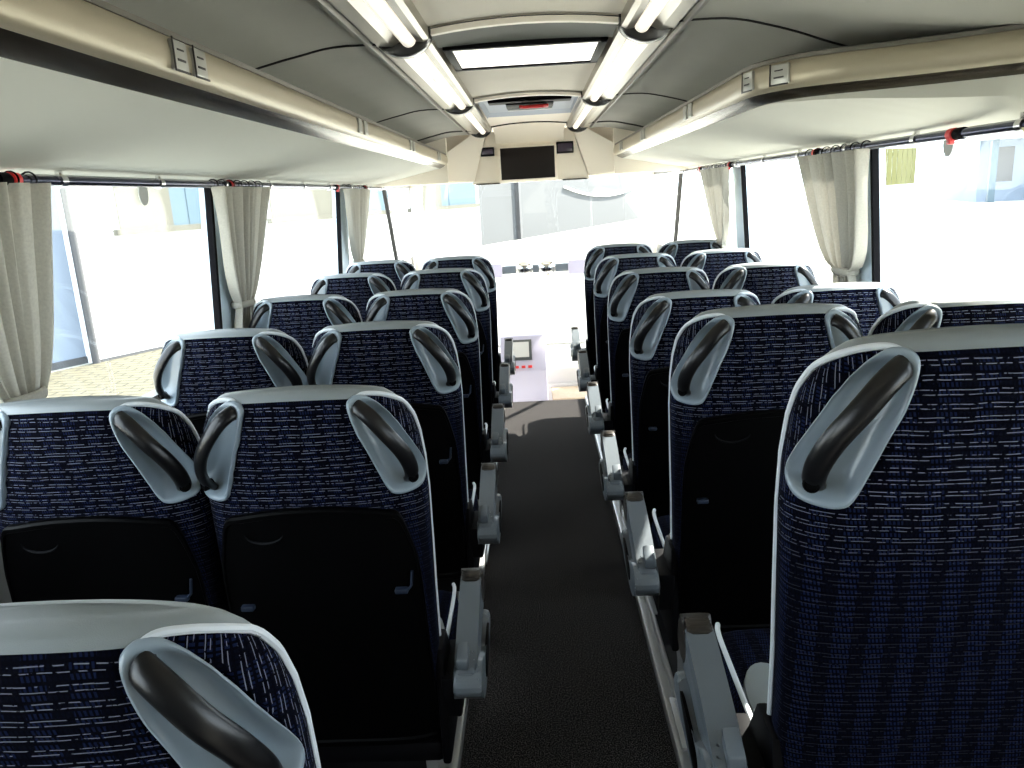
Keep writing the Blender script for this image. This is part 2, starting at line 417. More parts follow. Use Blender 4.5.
PIPE = [(0.66, -0.014), (0.80, -0.008), (1.00, -0.007), (1.25, -0.011), (1.50, -0.024), (1.70, -0.050), (1.82, -0.10), (1.86, -0.17), (1.88, -0.26), (1.88, -0.40), (1.88, -0.55), (1.88, -0.70), (1.88, -0.80)]
def pipe_z(t):
    if t < PIPE[0][0]: return 0.5
    if t > 1.80: return -0.09
    return lerp(t, [p[0] for p in PIPE], [p[1] for p in PIPE])
def seat_back_meshes():
    rows = []; uvs = []
    for z in ZS:
        row = []; uvr = []
        for th in THS:
            f = inside_scale(abs(th), z, POD) if z > -0.27 and abs(th) < PI / 2 + 0.2 else 9
            off = -0.036 * max(0, min(1, (0.97 - f) / 0.14)) if f < 0.97 else 0
            row.append(S_(th, z, off)); uvr.append((arc(th, z), z))
        rows.append(row); uvs.append(uvr + [(arc(PI, z), z)])
    body, cap = MB(), MB()
    body.uv = body.bm.loops.layers.uv.new('UVMap')
    Vb = [[body.bm.verts.new(p) for p in row] for row in rows]
    nc = len(THS)
    body.mats = ['fabric', 'fabric_side']
    for i in range(len(ZS) - 1):
        for j in range(nc):
            jj = (j + 1) % nc; thm = THS[j] + 0.01
            f = body.bm.faces.new((Vb[i][j], Vb[i][jj], Vb[i + 1][jj], Vb[i + 1][j]))
            # ears outside the handle pods carry the turned cloth
            ear = ZS[i] > -0.22 and THCAP <= abs(thm) < 2.2
            f.material_index = 1 if ear else 0
            for lp, (a, b) in zip(f.loops, ((i, j), (i, j + 1), (i + 1, j + 1), (i + 1, j))):
                lp[body.uv].uv = uvs[a][b]
    for rg in (Vb[0], Vb[-1]):
        body.bm.faces.new(rg)
    me_body = body.mesh('seat_backrest', angle=80)
    # leather cap: a thin skin over the top, back to the piping that edges the ears
    V2 = [[cap.bm.verts.new(S_(th, z, 0.0035)) for th in THS] for z in ZS]
    for i in range(len(ZS) - 1):
        zm = (ZS[i] + ZS[i + 1]) / 2
        for j in range(nc):
            jj = (j + 1) % nc; tm = abs((THS[j] + (THS[jj] if jj else PI)) / 2)
            rear = tm <= THCAP and ZS[i] >= ZCAP - 1e-6
            if not (rear or zm >= pipe_z(tm)): continue
            if inside_scale(tm, zm, POD) < 0.98: continue
            cap.bm.faces.new((V2[i][j], V2[i][jj], V2[i + 1][jj], V2[i + 1][j]))
    cap.bm.faces.new(V2[-1])
    for v in [v for v in cap.bm.verts if not v.link_faces]: cap.bm.verts.remove(v)
    me_cap = cap.mesh('seat_top_cap', 'cap', angle=70)
    return me_body, me_cap

def patch_rings(outline, prof, ctr=None):
    """outline in (th,zr); prof list of (scale, off)"""
    cx = sum(p[0] for p in outline) / len(outline); cz = sum(p[1] for p in outline) / len(outline)
    return [[S_(cx + (p[0] - cx) * f, cz + (p[1] - cz) * f, off) for p in outline] for f, off in prof], (cx, cz)

def pod_meshes(sg):
    ol = [(sg * a, b) for a, b in POD]
    mb = MB()
    rings, c = patch_rings(ol, [(1.0, -0.004), (1.015, 0.003), (0.995, 0.0085), (0.955, 0.0095), (0.915, 0.007), (0.88, 0.000), (0.82, -0.010), (0.72, -0.018), (0.55, -0.023), (0.35, -0.025), (0.15, -0.026)])
    V = mb.grid(rings, closed=True); mb.bm.faces.new(V[-1])
    me1 = mb.mesh('seat_handle_recess', 'pod', angle=60)
    g = MB()
    pts = catmull([S_(sg * x2th(x, z), z, o) for x, z, o in GRAB_XZ], 5)
    n = len(pts)
    rad = [lerp(i / (n - 1), [0, 0.08, 0.25, 0.75, 0.95, 1], [0.0125, 0.0155, 0.0165, 0.0165, 0.0155, 0.013]) for i in range(n)]
    g.tube(pts, rad, 14, flat=0.62, upv=nrm(sg * 1.0, -0.12))
    me2 = g.mesh('seat_grab_bar', 'grab', angle=50)
    s = MB(); p = S_(sg * x2th(0.208, -0.186), -0.186, 0.030); nn = nrm(sg * x2th(0.208, -0.186), -0.186)
    q = nn.to_track_quat('Z', 'Y').to_matrix()
    s.lathe([(0.0105, -0.02), (0.0115, -0.004), (0.0115, 0.0), (0.009, 0.002), (0.0085, 0.0005)], (0, 0, 0), 'Z', 16)
    for v in s.bm.verts: v.co = q @ v.co + p - nn * 0.012
    me3 = s.mesh('seat_screw_cover', 'shell')
    return me1, me2, me3

def shell_meshes():
    ol = [(x2th(x, z), z) for x, z in SHELL_XZ]
    ol = [(p.x, p.y) for p in catmull([(a, b, 0) for a, b in ol], 4, True)]
    mb = MB()
    rings, c = patch_rings(ol, [(1.0, -0.004), (1.0, 0.011), (0.985, 0.016), (0.95, 0.0155), (0.94, 0.011), (0.7, 0.0105), (0.45, 0.0105), (0.2, 0.0105)])
    V = mb.grid(rings, closed=True); mb.bm.faces.new(V[-1])
    me = mb.mesh('seat_back_shell', 'shell', angle=35)
    # finger recess: a crescent
    f = MB()
    pts = [S_(x2th(-0.10 + 0.040 * math.cos(q), -0.292), -0.292 + 0.020 * math.sin(q), 0.0135) for q in [PI + i / 12 * PI for i in range(13)]]
    f.tube(pts, [0.001 + 0.0026 * math.sin(i / 12 * PI) for i in range(13)], 8)
    me_f = f.mesh('seat_finger_grip', 'dark')
    me_t = []
    for x, z in ((-0.165, -0.47), (0.168, -0.44)):
        t = MB(); p = S_(x2th(x, z), z, 0.016)
        t.box(p.x - 0.014, p.x + 0.014, p.y - 0.010, p.y + 0.006, p.z - 0.006, p.z + 0.006, 0.003)
        if x > 0:
            t.tube([(p.x + 0.012, p.y - 0.004, p.z), (p.x + 0.022, p.y - 0.004, p.z + 0.012), (p.x + 0.026, p.y - 0.002, p.z + 0.045)], 0.003, 8)
        me_t.append(t.mesh('seat_table_latch', 'blue_tab'))
    return me, me_f, me_t

def piping_mesh(sg):
    mb = MB(); P = []
    ctrl = PIPE
    for p in catmull([(a, b, 0) for a, b in ctrl], 5): P.append(S_(sg * p.x, min(-0.001, p.y), 0.003))
    mb.tube(P, 0.0050, 8)
    return mb.mesh('seat_piping', 'pipe')

def cushion_meshes():
    # superellipsoid-like cushion, y 0.17..0.66, top at z 0.47
    mb = MB(); rows = []; uvs = []
    L0, L1 = 0.215, 0.66
    NY = 22
    for i in range(NY + 1):
        t = i / NY; y = L0 + (L1 - L0) * t
        endf = (1 - abs(2 * t - 1) ** 7) ** 0.35 if 0 < t < 1 else 0.0
        hw = 0.222 * (0.55 + 0.45 * endf); top = 0.47 + 0.02 * t; bot = 0.345
        h = (top - bot) / 2 * max(0.12, endf)
        row = []; ur = []
        for j in range(32):
            q = 2 * PI * j / 32; c, s_ = math.cos(q), math.sin(q)
            x = hw * math.copysign(abs(c) ** 0.45, c); z = (top + bot) / 2 + h * math.copysign(abs(s_) ** 0.55, s_)
            if s_ > 0: z += 0.012 * (abs(x) / hw) ** 4 * endf
            row.append((x, y, z)); ur.append((x, -0.5 - y))
        rows.append(row); uvs.append(ur + [ur[0]])
    V = mb.grid(rows, closed=True, uvs=uvs); mb.bm.faces.new(V[0]); mb.bm.faces.new(V[-1][::-1])
    me = mb.mesh('seat_cushion', 'fabric', angle=60)
    pm = []
    for sg in (-1, 1):
        p = MB(); pts = []
        for i in range(2, NY - 1):
            t = i / NY; y = L0 + (L1 - L0) * t; endf = (1 - abs(2 * t - 1) ** 7) ** 0.35
            pts.append((sg * 0.212 * (0.55 + 0.45 * endf), y, 0.485 + 0.02 * t - 0.045 * (1 - endf)))
        p.tube(pts, 0.0055, 8); pm.append(p.mesh('cushion_piping', 'pipe'))
    # grey leather insert on the rear of the cushion edge
    gm = []
    for sg in (-1, 1):
        g = MB(); cen = [(sg * 0.135, 0.22)]
        rr = []
        for f, dz in ((1.0, 0.0), (0.96, 0.012), (0.7, 0.018), (0.3, 0.020), (0.05, 0.021)):
            ring = []
            for k in range(28):
                q = 2 * PI * k / 28
                x = sg * 0.145 + 0.058 * f * math.cos(q); y = 0.37 + 0.13 * f * math.sin(q)
                ring.append((x, y, 0.474 + dz))
            rr.append(ring)
        V = g.grid(rr, closed=True); g.bm.faces.new(V[-1]); gm.append(g.mesh('cushion_leather', 'cap'))
    return me, pm, gm

def arm_meshes(sg):
    """armrest on the +x side (sg=1) or mirrored"""
    DX, DZ = (0.018, -0.014) if sg > 0 else (0.030, -0.018)
    def side(pts, x0, x1, bev): 
        m_ = MB(); m_.prism([(sg * (x0 + DX), y, z + DZ) for y, z in pts], (sg * (x1 - x0), 0, 0), bev=bev); return m_
    housing = [(p.y, p.z) for p in catmull([(0, 0.10, 0.53), (0, 0.115, 0.495), (0, 0.17, 0.472), (0, 0.27, 0.478), (0, 0.37, 0.502), (0, 0.425, 0.52), (0, 0.40, 0.555), (0, 0.33, 0.545), (0, 0.24, 0.54), (0, 0.15, 0.565)], 4, True)]
    h = side(housing, 0.236, 0.305, 0.010).mesh('armrest_housing', 'arm')
    bar = [(p.y, p.z) for p in catmull([(0, 0.12, 0.555), (0, 0.14, 0.515), (0, 0.20, 0.52), (0, 0.36, 0.585), (0, 0.41, 0.575), (0, 0.445, 0.605), (0, 0.43, 0.65), (0, 0.39, 0.668), (0, 0.28, 0.635), (0, 0.17, 0.59)], 4, True)]
    b = side(bar, 0.240, 0.292, 0.013).mesh('armrest_bar', 'arm')
    tip = [(p.y, p.z) for p in catmull([(0, 0.355, 0.657), (0, 0.37, 0.60), (0, 0.405, 0.571), (0, 0.45, 0.60), (0, 0.437, 0.654), (0, 0.39, 0.674)], 4, True)]
    t = side(tip, 0.2385, 0.2935, 0.014).mesh('armrest_tip', 'tipdark')
    k = MB(); k.box(min(sg * (0.246 + DX), sg * (0.274 + DX)), max(sg * (0.246 + DX), sg * (0.274 + DX)), 0.118, 0.165, 0.552, 0.578, 0.004)
    for v in k.bm.verts: v.co.z += (v.co.y - 0.12) * 0.45
    kk = k.mesh('armrest_hinge_cover', 'arm')
    s = MB(); s.prism([(sg * (0.302 + DX), y, z + 0.012) for y, z in [(p.y, p.z) for p in catmull([(0, 0.20, 0.50), (0, 0.20, 0.465), (0, 0.24, 0.47), (0, 0.33, 0.515), (0, 0.33, 0.53), (0, 0.26, 0.52)], 4, True)]], (sg * 0.006, 0, 0), bev=0.002)
    ss = s.mesh('armrest_slot', 'shell')
    br = MB(); br.prism([(sg * 0.225, y, z) for y, z in ((0.12, 0.53), (0.30, 0.52), (0.34, 0.44), (0.30, 0.41), (0.13, 0.42))], (sg * 0.042, 0, 0), bev=0.006)
    return h, b, t, kk, ss, br.mesh('armrest_bracket', 'dark')

def base_meshes():
    f = MB()
    f.box(-0.215, 0.215, 0.14, 0.58, 0.29, 0.345, 0.012)
    fr = f.mesh('seat_base_frame', 'dark')
    lg = []
    for sg in (-1, 1):
        l = MB()
        prof = [(0.16, 0.30), (0.34, 0.30), (0.30, 0.25), (0.255, 0.18), (0.25, 0.05), (0.30, 0.02), (0.30, 0.0), (0.12, 0.0), (0.12, 0.02), (0.17, 0.05), (0.18, 0.18)]
        l.prism([(sg * 0.165, y, z) for y, z in prof], (sg * 0.03, 0, 0), bev=0.003)
        l.box(min(sg * 0.15, sg * 0.21), max(sg * 0.15, sg * 0.21), 0.10, 0.32, -0.0, 0.012, 0.002)
        lg.append(l.mesh('seat_leg', 'leg'))
    hg = []
    for sg in (-1, 1):
        q = MB()
        q.prism([(sg * 0.214, y, z) for y, z in ((0.13, 0.60), (0.22, 0.60), (0.30, 0.44), (0.42, 0.38), (0.42, 0.30), (0.12, 0.30))], (sg * 0.020, 0, 0), bev=0.006)
        hg.append(q.mesh('seat_side_panel', 'dark'))
    return fr, lg, hg

ME_BODY, ME_CAP = seat_back_meshes()
ME_POD = {s: pod_meshes(s) for s in (-1, 1)}
ME_SHELL = shell_meshes()
ME_PIPE = {s: piping_mesh(s) for s in (-1, 1)}
ME_CUSH = cushion_meshes()
ME_ARM = {s: arm_meshes(s) for s in (-1, 1)}
ME_BASE = base_meshes()

def make_seat(label, group, arm, table=True):
    t = thing('coach_seat', label, 'seat', group=group)
    P = lambda n, me, par=t: link_mesh(n, me, par)
    P('backrest', ME_BODY)
    P('top_cap', ME_CAP)['label'] = 'grey leather cap over the headrest'
    for s in (-1, 1):
        pd = P('handle_recess', ME_POD[s][0]); pd['label'] = 'grey teardrop handle recess'
        g = P('grab_handle', ME_POD[s][1], pd); g['label'] = 'black curved grab handle'
        P('screw_cover', ME_POD[s][2], pd)
        P('piping', ME_PIPE[s])
    if table:
        sh = P('back_shell', ME_SHELL[0]); sh['label'] = 'black plastic back shell with folded table'
        P('finger_grip', ME_SHELL[1], sh)
        for m_ in ME_SHELL[2]: P('table_latch', m_, sh)
    c = P('seat_cushion', ME_CUSH[0])
    for m_ in ME_CUSH[1]: P('cushion_piping', m_, c)
    for m_ in ME_CUSH[2]: P('leather_insert', m_, c)
    if arm:
        h = P('armrest_housing', ME_ARM[arm][0]); P('armrest', ME_ARM[arm][1], h); P('armrest_tip', ME_ARM[arm][2], h); P('hinge_cover', ME_ARM[arm][3], h); P('slot', ME_ARM[arm][4], h); P('bracket', ME_ARM[arm][5], h)
    P('base_frame', ME_BASE[0])
    for m_ in ME_BASE[1]: P('leg', m_)
    for m_ in ME_BASE[2]: P('side_panel', m_)
    return t

def copy_tree(o, parent=None):
    c = o.copy(); COL.objects.link(c); c.parent = parent
    for ch in o.children: copy_tree(ch, c)
    return c

GRP = 'coach seats in pairs along the aisle'
PROTO = {}
def place_seat(kind, x, y, dz, label):
    if kind not in PROTO:
        arm, table = {'LA': (1, True), 'LW': (0, True), 'RA': (-1, True), 'RW': (0, True), 'LA0': (1, False), 'RA0': (-1, False)}[kind]
        if kind == 'RW': kind = 'LW'
        if kind not in PROTO:
            PROTO[kind] = make_seat(label, GRP, arm, table); o = PROTO[kind]; o.location = (x, y, dz); return o
    o = copy_tree(PROTO[kind]); o['label'] = label; o.location = (x, y, dz); return o

LY = [0.60, 1.42, 2.225, 3.03, 3.90, 4.68]
RY = [0.90, 1.74, 2.56, 3.38, 4.19, 5.02]
RZ = [0.160, 0.068, 0.0, 0.0, 0.0, 0.0]
FL = {0: 0.0}
names_l = ['large blue aisle seat cut off at the bottom left corner, nearest on the left',
           'blue aisle seat left of the aisle, directly in front of the cut-off corner seat',
           'blue aisle seat left of the aisle, third row from the camera',
           'blue aisle seat left of the aisle, fourth row from the camera',
           'small blue aisle seat left of the aisle, last but one before the windscreen',
           'small blue aisle seat left of the aisle, farthest row beside the front opening']
names_lw = [None, 'blue window seat at the left picture edge beside the nearest left curtain',
            'blue window seat in front of the left edge seat, below the second left curtain',
            'blue left window seat, fourth row, third smallest of the left window seats',
            'small blue left window seat, last but one before the windscreen',
            'smallest blue window seat on the left, farthest row below the third curtain']
names_r = ['huge blue aisle seat filling the lower right corner, plain cloth back without table',
           'blue aisle seat right of the aisle, directly in front of the huge corner seat',
           'blue aisle seat right of the aisle, third row from the camera',
           'blue aisle seat right of the aisle, fourth row from the camera',
           'small blue aisle seat right of the aisle, last but one before the windscreen',
           'small blue aisle seat right of the aisle, farthest row beside the front opening']
names_rw = [None, 'blue window seat at the right picture edge behind the huge corner seat',
            'blue window seat on the right, just below the wide right curtain',
            'blue right window seat, fourth row, third smallest of the right window seats',
            'small blue right window seat, last but one before the windscreen',
            'smallest blue window seat on the right, farthest row below the narrow right curtain']
for i in range(6):
    place_seat('LA0' if i == 0 else 'LA', -0.510 if i == 0 else -0.487, LY[i], -0.02 if i == 0 else 0.0, names_l[i])
    if i: place_seat('LW', -0.963, LY[i], 0.0, names_lw[i])
    place_seat('RA0' if i == 0 else 'RA', 0.565 if i == 0 else 0.555, RY[i], RZ[i], names_r[i])
    if i: place_seat('RW', 1.025, RY[i], RZ[i], names_rw[i])

# ------------------------------------------------------------------ floor, podiums, walls
f = MB(); f.box(-1.25, 1.25, -0.6, 5.86, -0.12, 0.0); structure(f.build('floor', 'carpet', smooth=False))
# raised strips the seats stand on, with pale aluminium edging
def podium(x0, x1, y0, y1, z, name):
    p = MB(); p.box(x0, x1, y0, y1, 0.0, z, 0.004); return structure(p.build(name, 'podium'))
podium(-1.24, -0.292, -0.5, 5.8, 0.004, 'trim_1')
podium(0.342, 1.24, -0.5, 5.8, 0.004, 'trim_2')
for s, x in ((1, -0.300), (-1, 0.352)):
    e = MB(); e.box(x - 0.016, x + 0.016, -0.5, 5.78, 0.0, 0.045, 0.006); e.box(x - 0.006 - 0.02 * s, x + 0.006 - 0.02 * s, -0.5, 5.78, 0.0, 0.075, 0.003)
    structure(e.build('trim_%d' % (3 if s > 0 else 4), 'leg'))
# plinths that carry the two raised seat pairs on the right
for (y, h, nm) in ((RY[0], RZ[0], 'trim_5'), (RY[1], RZ[1], 'trim_6')):
    p = MB(); p.box(0.372, 1.235, y + 0.04, y + 0.62, 0.004, h, 0.006); structure(p.build(nm, 'podium'))

def wall_x(z):    # the bus side leans inward towards the roof
    return lerp(z, [-0.2, 1.0, 1.7, 2.0], [1.27, 1.265, 1.215, 1.17])
for s, nm in ((-1, 'wall_left'), (1, 'wall_right')):
    w = MB()
    z0s = [0.0, 0.5, 1.02]
    rows = [[(s * wall_x(z), y, z) for z in z0s] for y in (-0.6, 8.2)]
    rows2 = [[(s * (wall_x(z) + 0.05), y, z) for z in z0s] for y in (-0.6, 8.2)]
    w.grid(rows); w.grid(rows2)
    w.grid([[(s * wall_x(1.02), y, 1.02), (s * (wall_x(1.02) + 0.05), y, 1.02)] for y in (-0.6, 8.2)])
    # band above the windows, up to the roof
    w.grid([[(s * wall_x(z), y, z) for z in (1.70, 2.12)] for y in (-0.6, 8.2)]); w.grid([[(s * (wall_x(z) + 0.05), y, z) for z in (1.70, 2.12)] for y in (-0.6, 8.2)])
    w.grid([[(s * wall_x(1.70), y, 1.70), (s * (wall_x(1.70) + 0.05), y, 1.70)] for y in (-0.6, 8.2)])
    structure(w.build(nm, 'wall', smooth=False))
w = MB(); w.box(-1.3, 1.3, -0.66, -0.6, -0.1, 2.2); structure(w.build('wall_back', 'wall', smooth=False))

def pillar(s, y0, y1, idx, gy):
    p = MB()
    def sl(ya, yb, m_, inn, depth):
        zz = [1.02, 1.35, 1.70]
        a = [(s * (wall_x(z) - inn), z) for z in zz]; b = [(s * (wall_x(z) + depth), z) for z in zz]
        ol = a + b[::-1]
        p.prism([(x, ya, z) for x, z in ol], (0, yb - ya, 0), m=m_)
    sl(y0, y1, 'pillar', 0.0, 0.05); sl(gy[0] if s < 0 else gy[0] + 0.022, gy[1] - 0.014 if s < 0 else gy[1], 'gasket', 0.004, 0.02)
    return structure(p.build('trim_%d' % idx, smooth=False))
pillar(-1, 2.99, 3.22, 10, (2.965, 3.00)); pillar(-1, 5.00, 5.20, 11, (4.965, 5.00)); pillar(-1, 0.55, 0.75, 12, (0.51, 0.55))
pillar(1, 2.90, 3.10, 13, (2.86, 2.90)); pillar(1, 4.66, 4.86, 14, (4.62, 4.66)); pillar(1, 0.65, 0.80, 15, (0.61, 0.65))

# side glass
def side_pane(s, y0, y1, idx, front=None):
    g = MB(); xs = [(wall_x(z) + 0.022, z) for z in (1.00, 1.35, 1.72)]
    pr = [(s * x, z) for x, z in xs] + [(s * (x + 0.005), z) for x, z in xs[::-1]]
    g.prism([(x, y0, z) for x, z in pr], (0, y1 - y0, 0))
    return structure(g.build('window_%d' % idx, 'glass', smooth=False))
k = 1
for s, cuts in ((-1, (-0.55, 0.53, 2.98, 4.98, 7.02, 8.15)), (1, (-0.55, 0.63, 2.88, 4.64, 7.0, 8.15))):
    for a, b in zip(cuts, cuts[1:]):
        side_pane(s, a + 0.01, b - 0.01, k); k += 1
for s, y0 in ((-1, 6.85), (1, 6.85)):
    a = MB()
    a.prism([(s * 1.205, 6.50, 1.70), (s * 1.205, 6.545, 1.70), (s * 1.262, 7.21, 0.95), (s * 1.262, 7.165, 0.95)], (s * 0.03, 0, 0))
    structure(a.build('trim_%d' % (20 if s < 0 else 21), 'seam', smooth=False))
# A-pillars
for s in (-1, 1):
    a = MB(); a.prism([(s * 1.10, 7.86, 2.05), (s * 1.21, 7.86, 2.05), (s * 1.27, 8.14, 0.0), (s * 1.17, 8.14, 0.0)], (0, 0.09, 0), bev=0.01)
    structure(a.build('trim_%d' % (22 if s < 0 else 23), 'cream'))
# sun-facing oval stickers on the side glass
for s, (y, z), lb in ((-1, (2.49, 1.663), 'left'), (1, (2.41, 1.672), 'right')):
    st = MB(); st.lathe([(0.0005, 0.0), (0.030, 0.0), (0.030, 0.002), (0.0005, 0.002)], (0, 0, 0), 'X', 24)
    for v in st.bm.verts: v.co.z *= 1.25
    o = st.build('window_sticker', 'sticker', loc=(s * (wall_x(z) + 0.018), y, z)); tag(o, 'grey oval sticker high on the %s side window glass' % lb, 'sticker')

# ------------------------------------------------------------------ ceiling
# felt liner that curves from the tube channels down behind the racks
LINER = [(0.40, 2.035), (0.55, 2.035), (0.66, 2.015), (0.76, 1.992), (0.86, 1.965), (1.00, 1.935), (1.17, 1.905)]
LINER = [(p.x, p.y) for p in catmull([(a, b, 0) for a, b in LINER], 4)]
idx = 30
for s, nm in ((-1, 'ceiling_liner_left'), (1, 'ceiling_liner_right')):
    l = MB(); l.grid([[(s * x, y, z) for x, z in LINER] for y in (-0.6, 5.98)]); l.grid([[(s * x, y, z + 0.03) for x, z in LINER] for y in (-0.6, 5.98)])
    structure(l.build('trim_%d' % idx, 'liner')); idx += 1
SEAMS_L = (2.36, 4.12, 5.55); SEAMS_R = (2.30, 3.95, 5.45)
for s, ys in ((-1, SEAMS_L), (1, SEAMS_R)):
    for y in ys:
        m_ = MB(); pts = [(s * x, y + (0.35 * max(0, x - 0.62) ** 1.3 if s > 0 else -0.10 * max(0, x - 0.62)), z - 0.002) for x, z in LINER if x < 0.95]
        m_.tube(pts, 0.0035 if y < 5 else 0.007, 6); structure(m_.build('trim_%d' % idx, 'seam')); idx += 1

# middle panels between the tube channels, slightly arched, and the roof skin above
def arch(x, z=2.065): return z + 0.028 * (1 - (x / 0.34) ** 2)
XS = [-0.34 + 0.068 * i for i in range(11)]
c = MB()
def panel(y0, y1, z=2.065, zz=None):
    c.grid([[(x, y, arch(x, z)) for x in XS] for y in (y0, y1)])
panel(-0.6, 2.40)
panel(3.16, 4.12)
panel(5.16, 6.0)
# strips either side of the two openings
for y0, y1, xe in ((2.40, 3.16, 0.29), (4.12, 5.16, 0.27)):
    for s in (-1, 1): c.grid([[(s * x, y, arch(x)) for x in (xe, 0.34)] for y in (y0, y1)])
c.box(-1.3, 1.3, -0.66, 8.3, 2.18, 2.24)
structure(c.build('ceiling', 'ceil'))

def beam(y, idx, w=0.035, m='cream', th=0.02):
    b = MB(); n = len(XS)
    sec_ = [(-w / 2, 0), (-w / 2 * 0.7, -th), (w / 2 * 0.7, -th), (w / 2, 0)]
    b.grid([[(x, y + dy, arch(x) + dz) for x in XS] for dy, dz in sec_])
    b.grid([[(x, y + dy * 0.25 - w / 2 * 1.25, arch(x) - 0.002 + dz * 0.3) for x in XS] for dy, dz in sec_], m='seam') if False else None
    return structure(b.build('trim_%d' % idx, m))
beam(2.40, 60); beam(4.13, 61, 0.05); beam(5.84, 62, 0.03, 'collar', 0.008)
sb = MB(); sb.grid([[(x, y, arch(x) - 0.006) for x in XS] for y in (2.366, 2.381)]); structure(sb.build('trim_63', 'seam'))
sb = MB(); sb.grid([[(x, y, arch(x) - 0.006) for x in XS] for y in (4.085, 4.104)]); structure(sb.build('trim_64', 'seam'))

# roof hatch with lit panel
t = thing('roof_hatch', 'roof hatch with bright lit panel in a dark grey surround, nearest in the ceiling', 'roof hatch', (0, 2.42, 2.065))
m_ = MB()   # dark sloping surround
m_.grid([[(x, 0.0, arch(x) - 2.065 - 0.010) for x in [-0.29 + 0.058 * i for i in range(11)]], [(x, 0.19, -0.012 + 0.4 * (arch(x) - 2.065)) for x in [-0.29 + 0.058 * i for i in range(11)]]], m='hatchgrey')
for s in (-1, 1): m_.grid([[(s * 0.29, 0.0, 0.006), (s * 0.29, 0.74, 0.006)], [(s * 0.265, 0.19, 0.058), (s * 0.265, 0.70, 0.058)]], m='ceil')
m_.grid([[(-0.29, 0.74, 0.010), (0, 0.74, 0.030), (0.29, 0.74, 0.010)], [(-0.265, 0.66, 0.058), (0, 0.66, 0.058), (0.265, 0.66, 0.058)]], m='ceil')
m_.build('surround', parent=t)
m_ = MB(); fr = [(-0.255, 0.20), (0.255, 0.20), (0.255, 0.62), (-0.255, 0.62)]
for (a, b, c2, d2) in ((-0.262, 0.262, 0.185, 0.215), (-0.262, 0.262, 0.60, 0.63), (-0.262, -0.235, 0.185, 0.63), (0.235, 0.262, 0.185, 0.63)):
    m_.box(a, b, c2, d2, -0.016, 0.030, 0.003)
m_.build('frame', 'dark', t)
m_ = MB(); m_.box(-0.238, 0.238, 0.21, 0.605, -0.010, 0.004, 0.003); o = m_.build('light_panel', 'lit', t); o['label'] = 'bright lit panel'

# second hatch with the emergency handle
t = thing('escape_hatch', 'escape hatch recess with red emergency handle on a black bar, farther along the ceiling', 'roof hatch', (0.01, 4.16, 2.065))
m_ = MB(); m_.box(-0.27, 0.27, 0.0, 0.98, 0.028, 0.036)
for s in (-1, 1): m_.grid([[(s * 0.27, 0, 0.0), (s * 0.27, 0.98, 0.0)], [(s * 0.25, 0.02, 0.03), (s * 0.25, 0.95, 0.03)]])
m_.grid([[(-0.27, 0.98, 0.008), (0.27, 0.98, 0.008)], [(-0.25, 0.90, 0.03), (0.25, 0.90, 0.03)]])
m_.build('recess', 'bluegrey', t)
m_ = MB(); m_.box(-0.22, 0.22, 0.09, 0.20, -0.004, 0.026, 0.006); m_.box(-0.13, 0.13, 0.16, 0.40, -0.012, 0.026, 0.010)
m_.build('bar', 'shell', t)
m_ = MB(); m_.box(-0.125, 0.125, 0.40, 0.42, -0.018, 0.010, 0.003); m_.build('trim_strip', 'leg', t)
m_ = MB(); m_.tube([(-0.05, 0.21, -0.018), (-0.035, 0.17, -0.024), (0.07, 0.17, -0.024), (0.09, 0.21, -0.018)], 0.009, 10); m_.box(-0.01, 0.10, 0.20, 0.27, -0.024, -0.010, 0.004)
o = m_.build('emergency_handle', 'red', t); o['label'] = 'red emergency handle'

# polished tube channels; their bright reflection is put in as a glow
def tube_rail(s):
    t = thing('ceiling_rail', 'long polished tube channel, reflection put in as glow, with dark collars along the %s of the ceiling panel' % ('left' if s < 0 else 'right'), 'ceiling light', (s * 0.36, 0, 2.03))
    Y0, Y1 = -0.55, 5.86
    def ext(prof, name, m_):
        q = MB(); q.prism([(s * x, Y0, z) for x, z in prof], (0, Y1 - Y0, 0)); return q.build(name, m_, t, angle=30)
    ext([(-0.085, 0.06), (-0.085, 0.012), (-0.072, 0.004), (-0.050, 0.006), (-0.047, 0.06)], 'inner_rail', 'rail')
    ext([(-0.004, 0.06), (-0.004, 0.010), (0.022, -0.004), (0.064, 0.000), (0.072, 0.012), (0.072, 0.06)], 'outer_rail', 'rail')
    ext([(0.073, 0.06), (0.073, 0.008), (0.080, -0.006), (0.092, -0.004), (0.096, 0.05)], 'edge_trim', 'railwarm')
    q = MB(); q.tube([(s * -0.026, Y0, 0.014), (s * -0.026, Y1, 0.014)], 0.022, 24); o = q.build('sheen_tube', 'lamp', t); o['label'] = 'polished tube, its reflection put in as glow'
    for y in (0.55, 2.40, 4.13, 5.84):
        q = MB()
        n = 12; outer = []; 
        for i in range(n + 1):
            a = PI + PI * i / n
            outer.append((s * (-0.008 + 0.083 * math.cos(a)), y - 0.028, 0.030 + 0.060 * math.sin(a)))
        outer += [(s * 0.075, y - 0.028, 0.06), (s * -0.091, y - 0.028, 0.06)]
        q.prism(outer, (0, 0.056, 0), bev=0.006); q.build('collar', 'collar', t)
    return t
tube_rail(-1); tube_rail(1)

